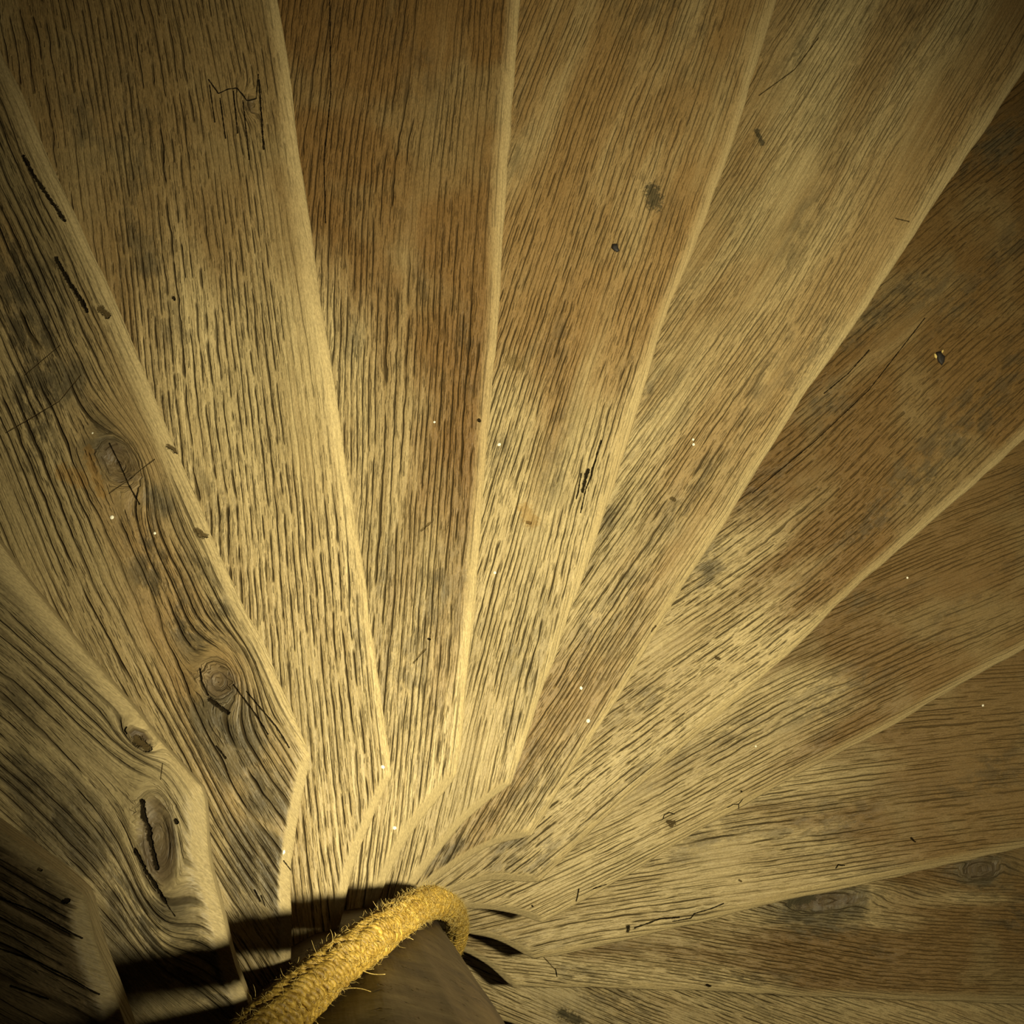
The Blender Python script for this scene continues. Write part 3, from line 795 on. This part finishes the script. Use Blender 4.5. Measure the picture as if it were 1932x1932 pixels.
# short fuzz standing off the rope, too many to count
def fibres(n, lo, hi, rad, seed):
    rg = np.random.default_rng(seed)
    V = []; F = []; off = 0
    s = rg.uniform(0.02, LEN - 0.02, n)
    p_, t, nn, b = at_arc(s)
    an = rg.uniform(0, 2 * np.pi, n)
    e_ = np.cos(an)[:, None] * nn + np.sin(an)[:, None] * b
    tang = -np.sin(an)[:, None] * nn + np.cos(an)[:, None] * b
    L = rg.uniform(lo, hi, n) * rg.uniform(0.4, 1.0, n)
    d1 = e_ * rg.uniform(0.15, 1.0, n)[:, None] + tang * rg.normal(0, 0.9, n)[:, None] + t * rg.normal(0, 0.7, n)[:, None]
    d1 /= np.linalg.norm(d1, axis=1, keepdims=True)
    d2 = d1 + rg.normal(0, 0.7, (n, 3)) + e_ * 0.1
    d2 /= np.linalg.norm(d2, axis=1, keepdims=True)
    base = p_ + e_ * (RROPE - 0.0012)
    for i in range(n):
        m1 = base[i] + d1[i] * L[i] * 0.5
        m2 = m1 + d2[i] * L[i] * 0.5
        if min(np.hypot(m1[0], m1[1]), np.hypot(m2[0], m2[1])) < 0.1755 or e_[i, 2] < -0.75:
            continue
        pth = np.array([base[i], (base[i] + m1) / 2, m1, (m1 + m2) / 2 + (m1 - base[i]) * 0.12, m2])
        V.append(tube(pth, np.array([1, 1, 0.9, 0.7, 0.3]) * rad, 3))
        F += grid_faces(5, 3, off, wrap=True)
        off += 15
    return np.concatenate(V), F
v, f = fibres(8000, 0.005, 0.013, 0.00026, 3)
fz = mesh_obj('fuzz', v, f, FIB, rope)
fz['kind'] = 'stuff'
# the few long stray fibres one can pick out, hanging off the lower side over the post
STRAY = [((640, 1868), (700, 1871), 0.0008), ((676, 1827), (727, 1838), 0.0009), ((680, 1826), (706, 1828), 0.0006), ((752, 1768), (780, 1773), 0.0008),
         ((714, 1800), (732, 1802), 0.0008), ((778, 1748), (788, 1752), 0.0008), ((590, 1926), (600, 1932), 0.0010), ((478, 1908), (488, 1926), 0.0008), ((645, 1763), (655, 1772), 0.0007)]
def near_rope(px):
    """point of the rope's surface nearest to a pixel ray"""
    d = CR @ np.array([(px[0] - 966) / FPX, -(px[1] - 966) / FPX, -1.0]); d /= np.linalg.norm(d)
    o_ = CAM + np.array([0, 0, Z0])
    vv = cl - o_
    tt = vv @ d
    q = vv - tt[:, None] * d
    i = int(np.argmin((q ** 2).sum(1)))
    return o_ + d * tt[i], tt[i], d
for a, b, r in STRAY:
    A, ta, da = near_rope(a)
    o_ = CAM + np.array([0, 0, Z0])
    db = CR @ np.array([(b[0] - 966) / FPX, -(b[1] - 966) / FPX, -1.0]); db /= np.linalg.norm(db)
    B = o_ + db * (ta - 0.004)
    t = np.linspace(0, 1, 9)
    bend = np.array([0.1, 0.5, 0.2]) * np.linalg.norm(B - A) * 0.18
    pth = A + (B - A) * t[:, None] + np.sin(t * np.pi)[:, None] * bend * np.sign(random.random() - 0.5)
    back = pth[0] - (pth[1] - pth[0]) * 1.5
    pth = np.vstack([back, pth])
    mesh_obj('loose_fibre', tube(pth, np.linspace(1, 0.5, len(pth)) * r * 0.75, 5), tube_faces(len(pth), 5), FIB, rope)

# ------------------------------------------------------------------ crumbs lying on the treads
def crumb_mat(name, a, b):
    m, nt, bs = new_mat(name)
    obj = nt.node('ShaderNodeTexCoord').outputs['Object']
    nt.put(bs.inputs['Base Color'], nt.mix(nt.noise(obj, 400, 3), rgb(*a), rgb(*b)))
    bs.inputs['Roughness'].default_value = 0.7
    return m
CRUMB = crumb_mat('black_crumb', (0.006, 0.004, 0.003), (0.018, 0.012, 0.007))
HUSK = crumb_mat('amber_husk', (0.45, 0.30, 0.05), (0.75, 0.62, 0.25))
def lump(outline, k, hgt, jag=0.12, seed=1):
    """small crumpled flake from an outline in pixels, standing on its step"""
    rg = np.random.default_rng(seed)
    pts = np.array([on_step(p_, k) for p_ in outline])
    c = pts.mean(0)
    z = surface_z(k, c)
    loc = pts - c
    n = len(loc)
    V = []
    for s, zz in ((1.0, -0.0015), (1.0, hgt * 0.35), (0.72, hgt * 0.85), (0.35, hgt)):
        for (x, y) in loc:
            j = 1 + rg.normal(0, jag * 0.3)
            V.append((x * s * j, y * s * j, zz * (1 + (rg.normal(0, jag) if zz > 0 else 0))))
    V.append((0, 0, hgt * 0.9))
    F = [tuple(range(n - 1, -1, -1))]
    F += grid_faces(4, n, 0, wrap=True)
    F += [(3 * n + i, 3 * n + (i + 1) % n, 4 * n) for i in range(n)]
    return V, F, (c[0], c[1], z)
kx = lambda x, y: (1720 + x * 110 / 1932, 620 + y * 110 / 1932)
seedpod = bpy.data.objects.new('seed_husk', None)
COL.objects.link(seedpod)
out = [kx(*q) for q in ((800, 790), (960, 770), (1010, 850), (1090, 930), (1070, 1100), (1000, 1230), (940, 1170), (860, 1080), (830, 960))]
V, F, L = lump(out, 7, 0.004, seed=4)
seedpod.location = L
seedpod['label'] = 'small black seed husk with an amber flap lying on a tread'
seedpod['category'] = 'husk'
mesh_obj('shell', V, F, CRUMB, seedpod)
out = [kx(*q) for q in ((730, 830), (790, 840), (835, 920), (820, 1000), (760, 950))]
V, F, L2 = lump(out, 7, 0.003, seed=5)
fo = mesh_obj('flap', V, F, HUSK, seedpod); fo.location = (L2[0] - L[0], L2[1] - L[1], 0)
out = [kx(*q) for q in ((980, 740), (1030, 690), (1050, 750), (1020, 810), (990, 800))]
V, F, L2 = lump(out, 7, 0.003, seed=6)
fo = mesh_obj('flap', V, F, HUSK, seedpod); fo.location = (L2[0] - L[0], L2[1] - L[1], 0)
ky = lambda x, y: (1130 + x * 160 / 1932, 320 + y * 160 / 1932)
V, F, L = lump([ky(*q) for q in ((300, 1700), (350, 1690), (425, 1700), (430, 1760), (465, 1850), (420, 1890), (340, 1850), (280, 1790))], 5, 0.0035, seed=9)
cr_ = mesh_obj('dirt_crumb', V, F, CRUMB); cr_.location = L
cr_['label'] = 'tiny black crumb of dirt below the oval stain on a tread'
cr_['category'] = 'crumb'
